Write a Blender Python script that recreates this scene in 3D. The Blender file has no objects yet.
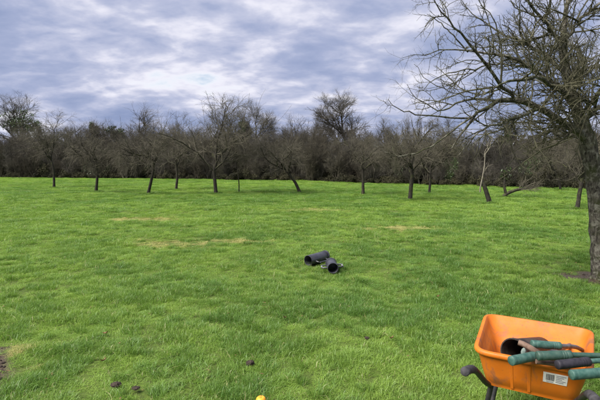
import bpy, bmesh, math, random
import numpy as np
from mathutils import Vector, Matrix

R = math.radians
S = bpy.context.scene
COL = S.collection

# ------------------------------------------------------------------ camera
F, HZ, CAMZ = 450.0, 165.0, 1.60            # focal length in photo pixels, horizon row, eye height
PITCH = math.atan((200.0 - HZ) / F)
cam_d = bpy.data.cameras.new('camera'); cam = bpy.data.objects.new('camera', cam_d); COL.objects.link(cam)
cam_d.sensor_width = 36.0; cam_d.lens = F / 600.0 * 36.0
cam_d.clip_start = 0.05; cam_d.clip_end = 3000.0
cam.location = (0, 0, CAMZ); cam.rotation_euler = (math.pi / 2 - PITCH, 0, 0)
S.camera = cam

# ------------------------------------------------------------------ light
SUN_EL, SUN_AZ = R(50), R(-118)              # azimuth measured from +Y (view direction) towards +X
SKY_GAIN = 0.325
S.view_settings.view_transform = 'Standard'; S.view_settings.look = 'None'
S.view_settings.gamma = 1.0; S.view_settings.use_curve_mapping = False
S.view_settings.exposure = 1.8

world = bpy.data.worlds.new('World'); S.world = world; world.use_nodes = True
nt = world.node_tree; nt.nodes.clear()
def N(t, kind, **kw):
    n = t.nodes.new(kind)
    for k, v in kw.items():
        setattr(n, k, v)
    return n
def link(t, a, b): t.links.new(a, b)
def math_node(t, op, a=None, b=None, clamp=False):
    n = N(t, 'ShaderNodeMath', operation=op, use_clamp=clamp)
    for i, v in enumerate((a, b)):
        if v is None: continue
        if isinstance(v, (int, float)): n.inputs[i].default_value = v
        else: link(t, v, n.inputs[i])
    return n.outputs[0]
def vmath(t, op, a, b=None, scale=None):
    n = N(t, 'ShaderNodeVectorMath', operation=op)
    for i, v in enumerate((a, b)):
        if v is None: continue
        if isinstance(v, (tuple, list)): n.inputs[i].default_value = v
        else: link(t, v, n.inputs[i])
    if scale is not None: n.inputs['Scale'].default_value = scale
    return n.outputs['Value'] if op in ('LENGTH', 'DOT_PRODUCT', 'DISTANCE') else n.outputs[0]
def ramp(t, fac, stops, interp='LINEAR'):
    n = N(t, 'ShaderNodeValToRGB'); cr = n.color_ramp; cr.interpolation = interp
    while len(cr.elements) < len(stops): cr.elements.new(0.5)
    for e, (p, c) in zip(cr.elements, stops):
        e.position = p; e.color = (c, c, c, 1) if isinstance(c, (int, float)) else (*c, 1)
    link(t, fac, n.inputs[0])
    return n.outputs[0]
def mix(t, fac, a, b, blend='MIX'):
    n = N(t, 'ShaderNodeMix', data_type='RGBA', blend_type=blend)
    for sock, v in ((n.inputs[0], fac), (n.inputs[6], a), (n.inputs[7], b)):
        if isinstance(v, (int, float)): sock.default_value = v
        elif isinstance(v, tuple): sock.default_value = (*v, 1)
        else: link(t, v, sock)
    return n.outputs[2]
def noise(t, vec, scale, detail=4, rough=0.55, dist=0.0):
    n = N(t, 'ShaderNodeTexNoise'); n.inputs['Scale'].default_value = scale
    n.inputs['Detail'].default_value = detail; n.inputs['Roughness'].default_value = rough
    n.inputs['Distortion'].default_value = dist
    if vec is not None: link(t, vec, n.inputs['Vector'])
    return n.outputs[0]

def build_sky():
    tc = N(nt, 'ShaderNodeTexCoord').outputs['Generated']
    sky = N(nt, 'ShaderNodeTexSky', sky_type='NISHITA', sun_disc=False)
    sky.sun_elevation = SUN_EL; sky.sun_rotation = SUN_AZ
    blue = vmath(nt, 'SCALE', sky.outputs[0], scale=0.044)
    sep = N(nt, 'ShaderNodeSeparateXYZ'); link(nt, tc, sep.inputs[0])
    z = math_node(nt, 'ADD', math_node(nt, 'ABSOLUTE', sep.outputs[2]), 0.24)
    cx = math_node(nt, 'DIVIDE', sep.outputs[0], z); cy = math_node(nt, 'DIVIDE', sep.outputs[1], z)
    cb = N(nt, 'ShaderNodeCombineXYZ'); link(nt, cx, cb.inputs[0]); link(nt, cy, cb.inputs[1])
    cb.inputs[2].default_value = 3.7
    stretch = N(nt, 'ShaderNodeMapping'); link(nt, cb.outputs[0], stretch.inputs[0])
    stretch.inputs['Location'].default_value = (8.2, 6.1, 0)
    stretch.inputs['Rotation'].default_value = (0, 0, R(20)); stretch.inputs['Scale'].default_value = (1.0, 1.25, 1)
    p = stretch.outputs[0]
    big = noise(nt, p, 0.8, 3, 0.5, 0.2)
    med = noise(nt, p, 3.3, 5, 0.52, 0.25)
    fine = noise(nt, p, 9.0, 4, 0.5, 0.2)
    dens = math_node(nt, 'ADD', math_node(nt, 'MULTIPLY', big, 0.5),
                     math_node(nt, 'ADD', math_node(nt, 'MULTIPLY', med, 0.38), math_node(nt, 'MULTIPLY', fine, 0.14)))
    # thickness of the layer: thin = white and luminous, thick = grey lavender
    cloud = ramp(nt, dens, [(0.385, (0.95, 0.93, 0.96)), (0.435, (0.74, 0.74, 0.84)), (0.49, (0.485, 0.515, 0.67)),
                            (0.545, (0.345, 0.395, 0.575)), (0.63, (0.25, 0.31, 0.495))], 'LINEAR')
    cloud = vmath(nt, 'SCALE', cloud, scale=SKY_GAIN)
    gap = ramp(nt, dens, [(0.33, 0.75), (0.44, 0.0)], 'EASE')
    col = mix(nt, gap, cloud, blue)
    bg = N(nt, 'ShaderNodeBackground'); link(nt, col, bg.inputs[0]); bg.inputs[1].default_value = 1.0
    out = N(nt, 'ShaderNodeOutputWorld'); link(nt, bg.outputs[0], out.inputs[0])
build_sky()

sun_d = bpy.data.lights.new('sun', 'SUN'); sun_d.energy = 2.6; sun_d.angle = R(40); sun_d.color = (1.0, 0.95, 0.87)
sun = bpy.data.objects.new('sun', sun_d); COL.objects.link(sun)
sd = Vector((math.sin(SUN_AZ) * math.cos(SUN_EL), math.cos(SUN_AZ) * math.cos(SUN_EL), math.sin(SUN_EL)))
sun.rotation_euler = sd.to_track_quat('Z', 'Y').to_euler(); sun.location = (0, -10, 30)

# ------------------------------------------------------------------ pixels to places
def ray(px, py):
    x, y = (px - 300.0) / F, -(py - 200.0) / F
    return np.array((x, math.cos(PITCH) + y * math.sin(PITCH), -math.sin(PITCH) + y * math.cos(PITCH)))
def at_z(px, py, z=0.0):
    d = ray(px, py); k = (z - CAMZ) / d[2]
    return np.array((d[0] * k, d[1] * k, z))
def at_y(px, py, Y):
    d = ray(px, py); k = Y / d[1]
    return np.array((d[0] * k, Y, CAMZ + d[2] * k))

# ------------------------------------------------------------------ numpy noise, ground height
def vnoise(x, y, scale, seed):
    x = np.asarray(x, float) / scale; y = np.asarray(y, float) / scale
    xi, yi = np.floor(x), np.floor(y); fx, fy = x - xi, y - yi
    fx = fx * fx * (3 - 2 * fx); fy = fy * fy * (3 - 2 * fy)
    def h(a, b):
        v = np.sin(a * 127.1 + b * 311.7 + seed * 74.7) * 43758.5453
        return v - np.floor(v)
    return (h(xi, yi) * (1 - fx) + h(xi + 1, yi) * fx) * (1 - fy) + (h(xi, yi + 1) * (1 - fx) + h(xi + 1, yi + 1) * fx) * fy
def gheight(x, y):
    fade = np.clip((70 - np.asarray(y, float)) / 30, 0, 1)
    return fade * ((vnoise(x, y, 1.1, 1) - .5) * 0.045 + (vnoise(x, y, 3.4, 2) - .5) * 0.075 + (vnoise(x, y, 0.45, 3) - .5) * 0.018)
def on_ground(px, py):
    p = at_z(px, py)
    for _ in range(4): p = at_z(px, py, float(gheight(p[0], p[1])))
    return p

# ------------------------------------------------------------------ objects
def tag(o, label=None, cat=None, group=None, kind=None):
    if label: o['label'] = label
    if cat: o['category'] = cat
    if group: o['group'] = group
    if kind: o['kind'] = kind
    return o
def empty(name, loc=(0, 0, 0), rz=0.0):
    o = bpy.data.objects.new(name, None); COL.objects.link(o); o.location = [float(v) for v in loc]
    o.rotation_euler = (0, 0, rz); o.empty_display_size = 0.1
    return o
def mesh_obj(name, verts, faces, mat, parent=None, smooth=True, loc=None):
    me = bpy.data.meshes.new(name); me.from_pydata([tuple(map(float, v)) for v in verts], [], faces); me.update()
    if smooth: me.polygons.foreach_set('use_smooth', [True] * len(me.polygons))
    if smooth: me.set_sharp_from_angle(angle=R(48))
    me.materials.append(mat)
    o = bpy.data.objects.new(name, me); COL.objects.link(o); o.parent = parent
    if loc is not None: o.location = [float(v) for v in loc]
    return o
def fast_mesh(name, V, quads, mat, tris=None):
    """V (n,3) float, quads (m,4) int, tris (k,3) int -> mesh datablock"""
    me = bpy.data.meshes.new(name); V = np.ascontiguousarray(V, dtype=np.float32)
    quads = np.zeros((0, 4), np.int32) if quads is None else np.asarray(quads, np.int32)
    tris = np.zeros((0, 3), np.int32) if tris is None else np.asarray(tris, np.int32)
    me.vertices.add(len(V)); me.vertices.foreach_set('co', V.ravel())
    loops = np.concatenate([quads.ravel(), tris.ravel()]).astype(np.int32)
    me.loops.add(len(loops)); me.loops.foreach_set('vertex_index', loops)
    starts = np.concatenate([np.arange(len(quads)) * 4, len(quads) * 4 + np.arange(len(tris)) * 3]).astype(np.int32)
    me.polygons.add(len(starts)); me.polygons.foreach_set('loop_start', starts)
    me.polygons.foreach_set('use_smooth', np.ones(len(starts), bool))
    me.update(calc_edges=True); me.validate()
    if mat: me.materials.append(mat)
    return me
def link_obj(name, me, parent=None, loc=None):
    o = bpy.data.objects.new(name, me); COL.objects.link(o); o.parent = parent
    if loc is not None: o.location = [float(v) for v in loc]
    return o

# ------------------------------------------------------------------ materials
def material(name):
    m = bpy.data.materials.new(name); m.use_nodes = True
    t = m.node_tree; b = t.nodes['Principled BSDF']; return m, t, b
def simple(name, c1, c2, scale=8.0, rough=0.8, bump=0.2, detail=5, spec=0.3, lo=0.35, hi=0.65, metallic=0.0, bdist=0.01):
    m, t, b = material(name)
    g = N(t, 'ShaderNodeNewGeometry').outputs['Position']
    n = noise(t, g, scale, detail, 0.6)
    link(t, mix(t, ramp(t, n, [(lo, 0.0), (hi, 1.0)]), c1, c2), b.inputs['Base Color'])
    b.inputs['Roughness'].default_value = rough; b.inputs['Specular IOR Level'].default_value = spec
    b.inputs['Metallic'].default_value = metallic
    if bump:
        bp = N(t, 'ShaderNodeBump'); bp.inputs['Strength'].default_value = bump; bp.inputs['Distance'].default_value = bdist
        link(t, noise(t, g, scale * 2.5, 6, 0.65), bp.inputs['Height']); link(t, bp.outputs[0], b.inputs['Normal'])
    return m

def bark_material(name, dark, light, moss, moss_amt, scale=1.0, lichen=0.0):
    m, t, b = material(name)
    g = N(t, 'ShaderNodeNewGeometry')
    st = N(t, 'ShaderNodeMapping'); link(t, g.outputs['Position'], st.inputs[0]); st.inputs['Scale'].default_value = (1, 1, 0.28)
    n1 = noise(t, st.outputs[0], 38 * scale, 5, 0.65)
    n2 = noise(t, g.outputs['Position'], 6 * scale, 4, 0.6)
    c = mix(t, ramp(t, n1, [(0.38, 0.0), (0.66, 1.0)]), dark, light)
    sep = N(t, 'ShaderNodeSeparateXYZ'); link(t, g.outputs['Normal'], sep.inputs[0])
    up = math_node(t, 'MULTIPLY_ADD', sep.outputs[2], 0.18); 
    t.nodes[-1].inputs[2].default_value = 0.0
    mf = ramp(t, math_node(t, 'ADD', n2, up), [(0.62 - 0.25 * moss_amt, 0.0), (0.80 - 0.2 * moss_amt, 1.0)])
    c = mix(t, math_node(t, 'MULTIPLY', mf, min(1.0, 0.35 + moss_amt)), c, moss)
    if lichen:
        n4 = noise(t, g.outputs['Position'], 13, 6, 0.7, 0.5)
        c = mix(t, math_node(t, 'MULTIPLY', ramp(t, n4, [(0.50, 0.0), (0.62, 1.0)]), lichen), c, (0.24, 0.23, 0.19))
    link(t, c, b.inputs['Base Color'])
    b.inputs['Roughness'].default_value = 0.9; b.inputs['Specular IOR Level'].default_value = 0.15
    bp = N(t, 'ShaderNodeBump'); bp.inputs['Strength'].default_value = 0.9; bp.inputs['Distance'].default_value = 0.02
    link(t, n1, bp.inputs['Height']); link(t, bp.outputs[0], b.inputs['Normal'])
    return m

M_BARK = bark_material('bark', (0.016, 0.014, 0.011), (0.052, 0.046, 0.038), (0.075, 0.085, 0.03), 0.35)
M_NEAR = bark_material('near_bark', (0.020, 0.017, 0.014), (0.125, 0.112, 0.092), (0.040, 0.045, 0.018), 0.6, lichen=0.7)
M_TWIG = simple('twig', (0.050, 0.044, 0.032), (0.115, 0.104, 0.074), 3.0, 0.85, 0.0)
M_TWIG_NEAR = simple('near_twig', (0.028, 0.026, 0.017), (0.100, 0.095, 0.056), 9.0, 0.85, 0.0)
M_TWIG_FAR = simple('far_twig', (0.036, 0.033, 0.027), (0.098, 0.089, 0.072), 0.5, 0.9, 0.0)
M_TWIG_RED = simple('far_twig_reddish', (0.031, 0.027, 0.020), (0.076, 0.066, 0.046), 0.4, 0.9, 0.0)
M_PALE = bark_material('pale_dead_wood', (0.12, 0.105, 0.085), (0.26, 0.235, 0.19), (0.16, 0.15, 0.09), 0.2)
M_IVY = simple('ivy_leaf', (0.018, 0.035, 0.010), (0.05, 0.085, 0.022), 1.5, 0.5, 0.0, spec=0.4)
M_IVYB = simple('bright_ivy_leaf', (0.045, 0.095, 0.022), (0.10, 0.17, 0.04), 1.5, 0.5, 0.0, spec=0.4)
M_THICK = simple('bramble_leaf', (0.022, 0.022, 0.013), (0.058, 0.054, 0.028), 0.6, 0.8, 0.0, spec=0.2)

# ------------------------------------------------------------------ tubes and trees
def tubes(P, Rr, sides):
    """P (n,k,3) centre lines, Rr (n,k) radii -> verts, quads"""
    n, k, _ = P.shape
    T = np.gradient(P, axis=1); T /= np.linalg.norm(T, axis=2, keepdims=True) + 1e-9
    a = np.tile(np.array((0.31, 0.57, 0.12)), (n, 1))
    bad = np.abs((T[:, 0] * a).sum(1)) > 0.55; a[bad] = (0.6, -0.25, 0.1)
    U = np.cross(T, a[:, None, :]); U /= np.linalg.norm(U, axis=2, keepdims=True) + 1e-9
    W = np.cross(T, U)
    th = np.arange(sides) * 2 * math.pi / sides
    V = P[:, :, None, :] + Rr[:, :, None, None] * (np.cos(th)[None, None, :, None] * U[:, :, None, :] + np.sin(th)[None, None, :, None] * W[:, :, None, :])
    base = (np.arange(n)[:, None, None] * k + np.arange(k - 1)[None, :, None]) * sides
    s = np.arange(sides)[None, None, :]; s2 = (s + 1) % sides
    Q = np.stack([base + s, base + s2, base + sides + s2, base + sides + s], axis=-1).reshape(-1, 4)
    return V.reshape(-1, 3), Q
def merge(parts):
    Vs, Qs, off = [], [], 0
    for V, Q in parts:
        Vs.append(V); Qs.append(Q + off); off += len(V)
    return np.concatenate(Vs), np.concatenate(Qs)
def sample(P, Rr, idx, t):
    k = P.shape[1]; f = t * (k - 1); i = np.minimum(f.astype(int), k - 2); w = (f - i)[:, None]
    a, b = P[idx, i], P[idx, i + 1]
    d = b - a; d /= np.linalg.norm(d, axis=1, keepdims=True) + 1e-9
    r = Rr[idx, i] * (1 - w[:, 0]) + Rr[idx, i + 1] * w[:, 0]
    return a * (1 - w) + b * w, d, r
def resample(pts, k):
    """smooth polyline through control rows (x,y,z,r) -> (k,4)"""
    pts = np.asarray(pts, float); n = len(pts)
    ext = np.vstack([2 * pts[0] - pts[1], pts, 2 * pts[-1] - pts[-2]])
    u = np.linspace(0, n - 1, k); i = np.minimum(u.astype(int), n - 2); w = (u - i)[:, None]
    p0, p1, p2, p3 = ext[i], ext[i + 1], ext[i + 2], ext[i + 3]
    return 0.5 * ((2 * p1) + (-p0 + p2) * w + (2 * p0 - 5 * p1 + 4 * p2 - p3) * w ** 2 + (-p0 + 3 * p1 - 3 * p2 + p3) * w ** 3)
def branches(rng, P, Rr, n_per, t0, t1, ang, length, lvar, rad, k, jit, trop, taper=0.35, weights=None, rmax=0.75, shrink=0.5, bias=1.0):
    """children of every parent line; ang = (min,max) angle off the parent, trop = pull along z"""
    n = P.shape[0]
    if weights is None:
        idx = np.repeat(np.arange(n), n_per)
    else:
        cnt = np.maximum(1, np.round(weights * n_per)).astype(int); idx = np.repeat(np.arange(n), cnt)
    m = len(idx); t = t0 + (t1 - t0) * rng.random(m) ** bias
    S0, D, r0 = sample(P, Rr, idx, t)
    q = rng.normal(size=(m, 3)); q -= (q * D).sum(1, keepdims=True) * D; q /= np.linalg.norm(q, axis=1, keepdims=True) + 1e-9
    a = rng.uniform(ang[0], ang[1], m)[:, None]
    d = np.cos(a) * D + np.sin(a) * q
    L = length * rng.uniform(1 - lvar, 1 + lvar, m) * (1 - shrink * t)
    step = (L / (k - 1))[:, None]
    out = np.empty((m, k, 3)); out[:, 0] = S0
    for j in range(1, k):
        d = d + rng.normal(size=(m, 3)) * jit; d[:, 2] += trop; d /= np.linalg.norm(d, axis=1, keepdims=True)
        out[:, j] = out[:, j - 1] + d * step
    rr = np.minimum(rad * rng.uniform(0.75, 1.25, m), r0 * rmax)
    return out, rr[:, None] * np.linspace(1, taper, k)[None, :]

def orchard_tree(name, base, top, seed, label, trunk_px, spread=1.7, dens=1.0, lean_top=None, sprouts=0, thick=0.10, pale=False, group='bare orchard trees in the middle distance', cat='tree'):
    """base: ground point; trunk_px: control rows (x,y,z,r) relative to base"""
    rng = np.random.default_rng(seed)
    root = empty(name, base); tag(root, label, cat, group)
    tr = resample(trunk_px, 9); tr[:, :3] += rng.normal(size=(9, 3)) * 0.012 * np.linspace(0, 1, 9)[:, None]
    P0, R0 = tr[None, :, :3], tr[None, :, 3].copy()
    R0[0, 0] *= 1.35
    P0 = P0.copy(); P0[0, 0, 2] -= 0.06
    H = top
    th = P0[0, -1, 2]
    reach = max(1.2, (H - th))
    P1, R1 = branches(rng, P0, R0, int(8 * (0.7 + 0.3 * dens)), 0.66, 1.0, (0.35, 1.15), reach * 1.10, 0.3, thick * 0.40, 9, 0.19, 0.03, 0.25, shrink=0.1)
    # spread limbs sideways
    P1[:, :, :2] = P0[0, -1, :2] + (P1[:, :, :2] - P0[0, -1, :2]) * spread / 1.5
    P2, R2 = branches(rng, P1, R1, int(11 * dens), 0.15, 1.0, (0.4, 1.2), reach * 0.62, 0.4, 0.022, 6, 0.20, 0.03, 0.35)
    P3, R3 = branches(rng, P2, R2, int(9 * dens), 0.12, 1.0, (0.4, 1.2), reach * 0.33, 0.4, 0.0105, 5, 0.24, 0.00, 0.4)
    P4, R4 = branches(rng, P3, R3, int(4 * dens) + 1, 0.1, 1.0, (0.5, 1.2), reach * 0.15, 0.4, 0.0065, 3, 0.25, 0.0, 0.5)
    Pd, Rd = branches(rng, P2, R2, 3, 0.3, 1.0, (0.6, 1.3), reach * 0.5, 0.4, 0.009, 6, 0.12, -0.13, 0.4)
    Pe, Re = branches(rng, Pd, Rd, 4, 0.2, 1.0, (0.4, 1.0), reach * 0.2, 0.4, 0.0065, 3, 0.2, -0.05, 0.5)
    parts = [tubes(P2, R2, 4), tubes(P3, R3, 3), tubes(P4, R4, 3), tubes(Pd, Rd, 3), tubes(Pe, Re, 3)]
    if sprouts:
        Ps, Rs = branches(rng, P1, R1, sprouts, 0.3, 0.9, (0.5, 1.2), reach * 1.05, 0.3, 0.018, 7, 0.08, 0.17, 0.3, shrink=0.2)
        Pt, Rt = branches(rng, Ps, Rs, 8, 0.2, 1.0, (0.3, 0.9), reach * 0.25, 0.4, 0.008, 4, 0.2, 0.05, 0.4)
        parts += [tubes(Ps, Rs, 4), tubes(Pt, Rt, 3)]
    V, Q = merge([tubes(P0, R0, 10), tubes(P1, R1, 6)])
    link_obj('trunk', fast_mesh('trunk', V, Q, M_PALE if pale else M_BARK), root)
    V, Q = merge(parts)
    V[:, 2] = np.where(V[:, 2] > H * 1.08, H * 1.08 + (V[:, 2] - H * 1.08) * 0.4, V[:, 2])
    V[:, 2] = np.where(V[:, 2] < 1.0, 1.0 + (1.0 - V[:, 2]) * 0.25, V[:, 2])
    link_obj('crown', fast_mesh('crown', V, Q, M_TWIG), root)
    return root

def leaf_cloud(rng, C, n, size):
    """n small leaf quads scattered round the rows of C (x,y,z,rx,ry,rz)"""
    C = np.asarray(C, float); i = rng.integers(0, len(C), n)
    q = rng.normal(size=(n, 3)); q /= np.linalg.norm(q, axis=1, keepdims=True)
    p = C[i, :3] + q * C[i, 3:6] * (rng.random((n, 1)) ** 0.45)
    a = rng.normal(size=(n, 3)); a /= np.linalg.norm(a, axis=1, keepdims=True)
    b = np.cross(a, rng.normal(size=(n, 3))); b /= np.linalg.norm(b, axis=1, keepdims=True)
    s = size * rng.uniform(0.5, 1.3, (n, 1))
    V = np.stack([p - a * s, p + b * s * 0.6, p + a * s, p - b * s * 0.6], axis=1).reshape(-1, 3)
    Q = np.arange(4 * n).reshape(-1, 4)
    return V, Q

def tall_tree(name, px, base_y, top_y, half_px, d, seed, label, ivy=None, dens=1.0, upright=0.05, ang=(0.3, 0.75), mat=None, group='bare trees rising above the hedgerow', cat='tree', r=0.2, fork=0.3, bright=False):
    rng = np.random.default_rng(seed)
    b = at_y(px, 170, d); base = np.array((b[0], d, 0.0)); H = at_y(px, top_y, d)[2]
    half = half_px * d / F
    root = empty(name, base); tag(root, label, cat, group)
    tr = resample([(0, 0, -0.1, r * 1.3), (0.1, 0, H * 0.15, r), (rng.normal() * 0.3, 0.1, H * 0.45, r * 0.75), (rng.normal() * 0.5, 0, H * 0.80, r * 0.3)], 9)
    P0, R0 = tr[None, :, :3], tr[None, :, 3]
    P1, R1 = branches(rng, P0, R0, int(13 * dens), fork, 1.0, ang, H * 0.62, 0.25, r * 0.45, 8, 0.10, upright, 0.25, shrink=0.45)
    P2, R2 = branches(rng, P1, R1, int(10 * dens), 0.2, 1.0, (0.35, 0.9), H * 0.26, 0.35, 0.045, 6, 0.14, upright * 0.6, 0.35)
    P3, R3 = branches(rng, P2, R2, int(9 * dens), 0.15, 1.0, (0.35, 0.9), H * 0.12, 0.35, 0.024, 4, 0.18, upright * 0.4, 0.5)
    P4, R4 = branches(rng, P3, R3, 3, 0.2, 1.0, (0.35, 0.9), H * 0.06, 0.35, 0.016, 3, 0.2, 0.0, 0.6)
    sets = [[P0, R0, 8], [P1, R1, 5], [P2, R2, 4], [P3, R3, 3], [P4, R4, 3]]
    allx = np.concatenate([s[0].reshape(-1, 3) for s in sets])
    kz = H / np.percentile(allx[:, 2], 98); kx = half / max(0.3, np.percentile(np.abs(allx[:, 0]), 97))
    kx = min(max(kx, 0.4), 2.0)
    for s in sets: s[0] = s[0] * np.array((kx, kx, kz))
    link_obj('trunk', fast_mesh('trunk', *merge([tubes(*sets[0]), tubes(*sets[1])]), M_BARK), root)
    link_obj('crown', fast_mesh('crown', *merge([tubes(*s) for s in sets[2:]]), mat or M_TWIG_FAR), root)
    if ivy:
        C = []
        for (ix, iy, hw, hh) in ivy:
            c = at_y(ix, iy, d) - base; w, h = hw * d / F, hh * d / F
            for _ in range(24):
                C.append((c[0] + rng.normal() * w * 0.5, c[1] + rng.normal() * w * 0.5, c[2] + rng.normal() * h * 0.5, w * 0.5, w * 0.5, h * 0.45))
        link_obj('ivy', fast_mesh('ivy', *leaf_cloud(rng, C, 3600, 0.10), M_IVYB if bright else M_IVY), root)
    return root

# ------------------------------------------------------------------ ground
TREE_XY = at_z(602, 279)
MUD = [  # (x, y, rx, ry) in metres
    (TREE_XY[0] - 0.08, TREE_XY[1] - 0.05, 0.44, 0.34),
    *[(*at_z(px, py)[:2], .15, .20) for px, py in ((-29, 344), (-26, 356), (-24, 368), (-25, 380), (-27, 392), (-30, 404))], (*at_z(-70, 350)[:2], .36, .5), (*at_z(-75, 385)[:2], .36, .4),
]
STRAW = [(*at_z(168, 242.5)[:2], 0.82, 0.34), (*at_z(228, 241.5)[:2], 0.70, 0.34), (*at_z(146, 219)[:2], 0.95, 0.55), (*at_z(395, 229)[:2], 0.9, 0.5),
         (*at_z(18, 350)[:2], 0.09, 0.12), (*at_z(36, 368)[:2], 0.08, 0.07), (*at_z(315, 211)[:2], 0.9, 0.5)]
def ell(x, y, lst, wob=0.5):
    x = np.asarray(x, float); y = np.asarray(y, float); m = np.zeros_like(x)
    w = (vnoise(x, y, 0.22, 11) - .5) * wob * 1.4 + (vnoise(x, y, 0.07, 12) - .5) * wob
    for cx, cy, rx, ry in lst:
        dd = np.sqrt(((x - cx) / rx) ** 2 + ((y - cy) / ry) ** 2) + w
        m = np.maximum(m, np.clip((1.15 - dd) / 0.35, 0, 1))
    return m

def ground_material():
    m, t, b = material('ground_soil_and_grass')
    pos = N(t, 'ShaderNodeNewGeometry').outputs['Position']
    n1 = noise(t, pos, 1.3, 6, 0.6); n2 = noise(t, pos, 26, 5, 0.65); n3 = noise(t, pos, 0.25, 3, 0.5)
    g = mix(t, ramp(t, n1, [(0.35, 0.0), (0.65, 1.0)]), (0.065, 0.110, 0.016), (0.11, 0.165, 0.025))
    g = mix(t, ramp(t, n2, [(0.35, 0.0), (0.7, 1.0)]), g, (0.05, 0.06, 0.018))
    g = mix(t, math_node(t, 'MULTIPLY', ramp(t, n3, [(0.4, 0.0), (0.6, 1.0)]), 0.4), g, (0.085, 0.125, 0.024))
    mud = mix(t, ramp(t, n2, [(0.3, 0.0), (0.7, 1.0)]), (0.030, 0.021, 0.013), (0.10, 0.074, 0.050))
    wob = math_node(t, 'MULTIPLY', math_node(t, 'SUBTRACT', noise(t, pos, 7, 6, 0.65), 0.5), 1.2)
    tot = None
    for cx, cy, rx, ry in MUD:
        v = vmath(t, 'MULTIPLY', vmath(t, 'SUBTRACT', pos, (cx, cy, 0)), (1 / rx, 1 / ry, 0))
        dd = math_node(t, 'ADD', vmath(t, 'LENGTH', v), wob)
        f = ramp(t, math_node(t, 'MULTIPLY', dd, 0.5), [(0.56, 1.0), (0.82, 0.0)])
        tot = f if tot is None else math_node(t, 'MAXIMUM', tot, f)
    link(t, mix(t, tot, g, mud), b.inputs['Base Color'])
    b.inputs['Roughness'].default_value = 0.9; b.inputs['Specular IOR Level'].default_value = 0.2
    rgh = math_node(t, 'SUBTRACT', 0.95, math_node(t, 'MULTIPLY', tot, 0.4)); link(t, rgh, b.inputs['Roughness'])
    bp = N(t, 'ShaderNodeBump'); bp.inputs['Strength'].default_value = 0.8; bp.inputs['Distance'].default_value = 0.03
    link(t, n2, bp.inputs['Height']); link(t, bp.outputs[0], b.inputs['Normal'])
    return m
def build_ground():
    xs = np.concatenate([-np.geomspace(900, 32, 24), np.linspace(-30, 30, 221), np.geomspace(32, 900, 24)])
    ys = np.concatenate([[-900, -400, -150, -60, -25, -10], np.linspace(-4, 12, 130), np.geomspace(12.3, 70, 110), np.geomspace(75, 1500, 20)])
    X, Y = np.meshgrid(xs, ys); Z = gheight(X, Y) * np.clip((60 - np.abs(X)) / 20, 0, 1)
    nx, ny = len(xs), len(ys)
    i = (np.arange(ny - 1)[:, None] * nx + np.arange(nx - 1)[None, :]).ravel()
    Q = np.stack([i, i + 1, i + nx + 1, i + nx], 1)
    o = link_obj('ground', fast_mesh('ground', np.stack([X, Y, Z], -1).reshape(-1, 3), Q, ground_material()))
    tag(o, 'green orchard meadow ground with muddy bare patches', 'ground', kind='structure')
build_ground()

# ------------------------------------------------------------------ hedge line
HEDGE_PX = [(-140, 177.0), (0, 177.6), (120, 178.6), (220, 179.8), (300, 181.0), (360, 183.2), (410, 184.6), (470, 185.6), (540, 188.0), (620, 189.0), (780, 190.0)]
HEDGE = np.array([at_z(x, y)[:2] for x, y in HEDGE_PX])
def hedge_pts(spacing):
    seg = np.linalg.norm(np.diff(HEDGE, axis=0), axis=1); s = np.concatenate([[0], np.cumsum(seg)])
    u = np.arange(0, s[-1], spacing)
    return np.stack([np.interp(u, s, HEDGE[:, 0]), np.interp(u, s, HEDGE[:, 1])], 1)

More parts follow.
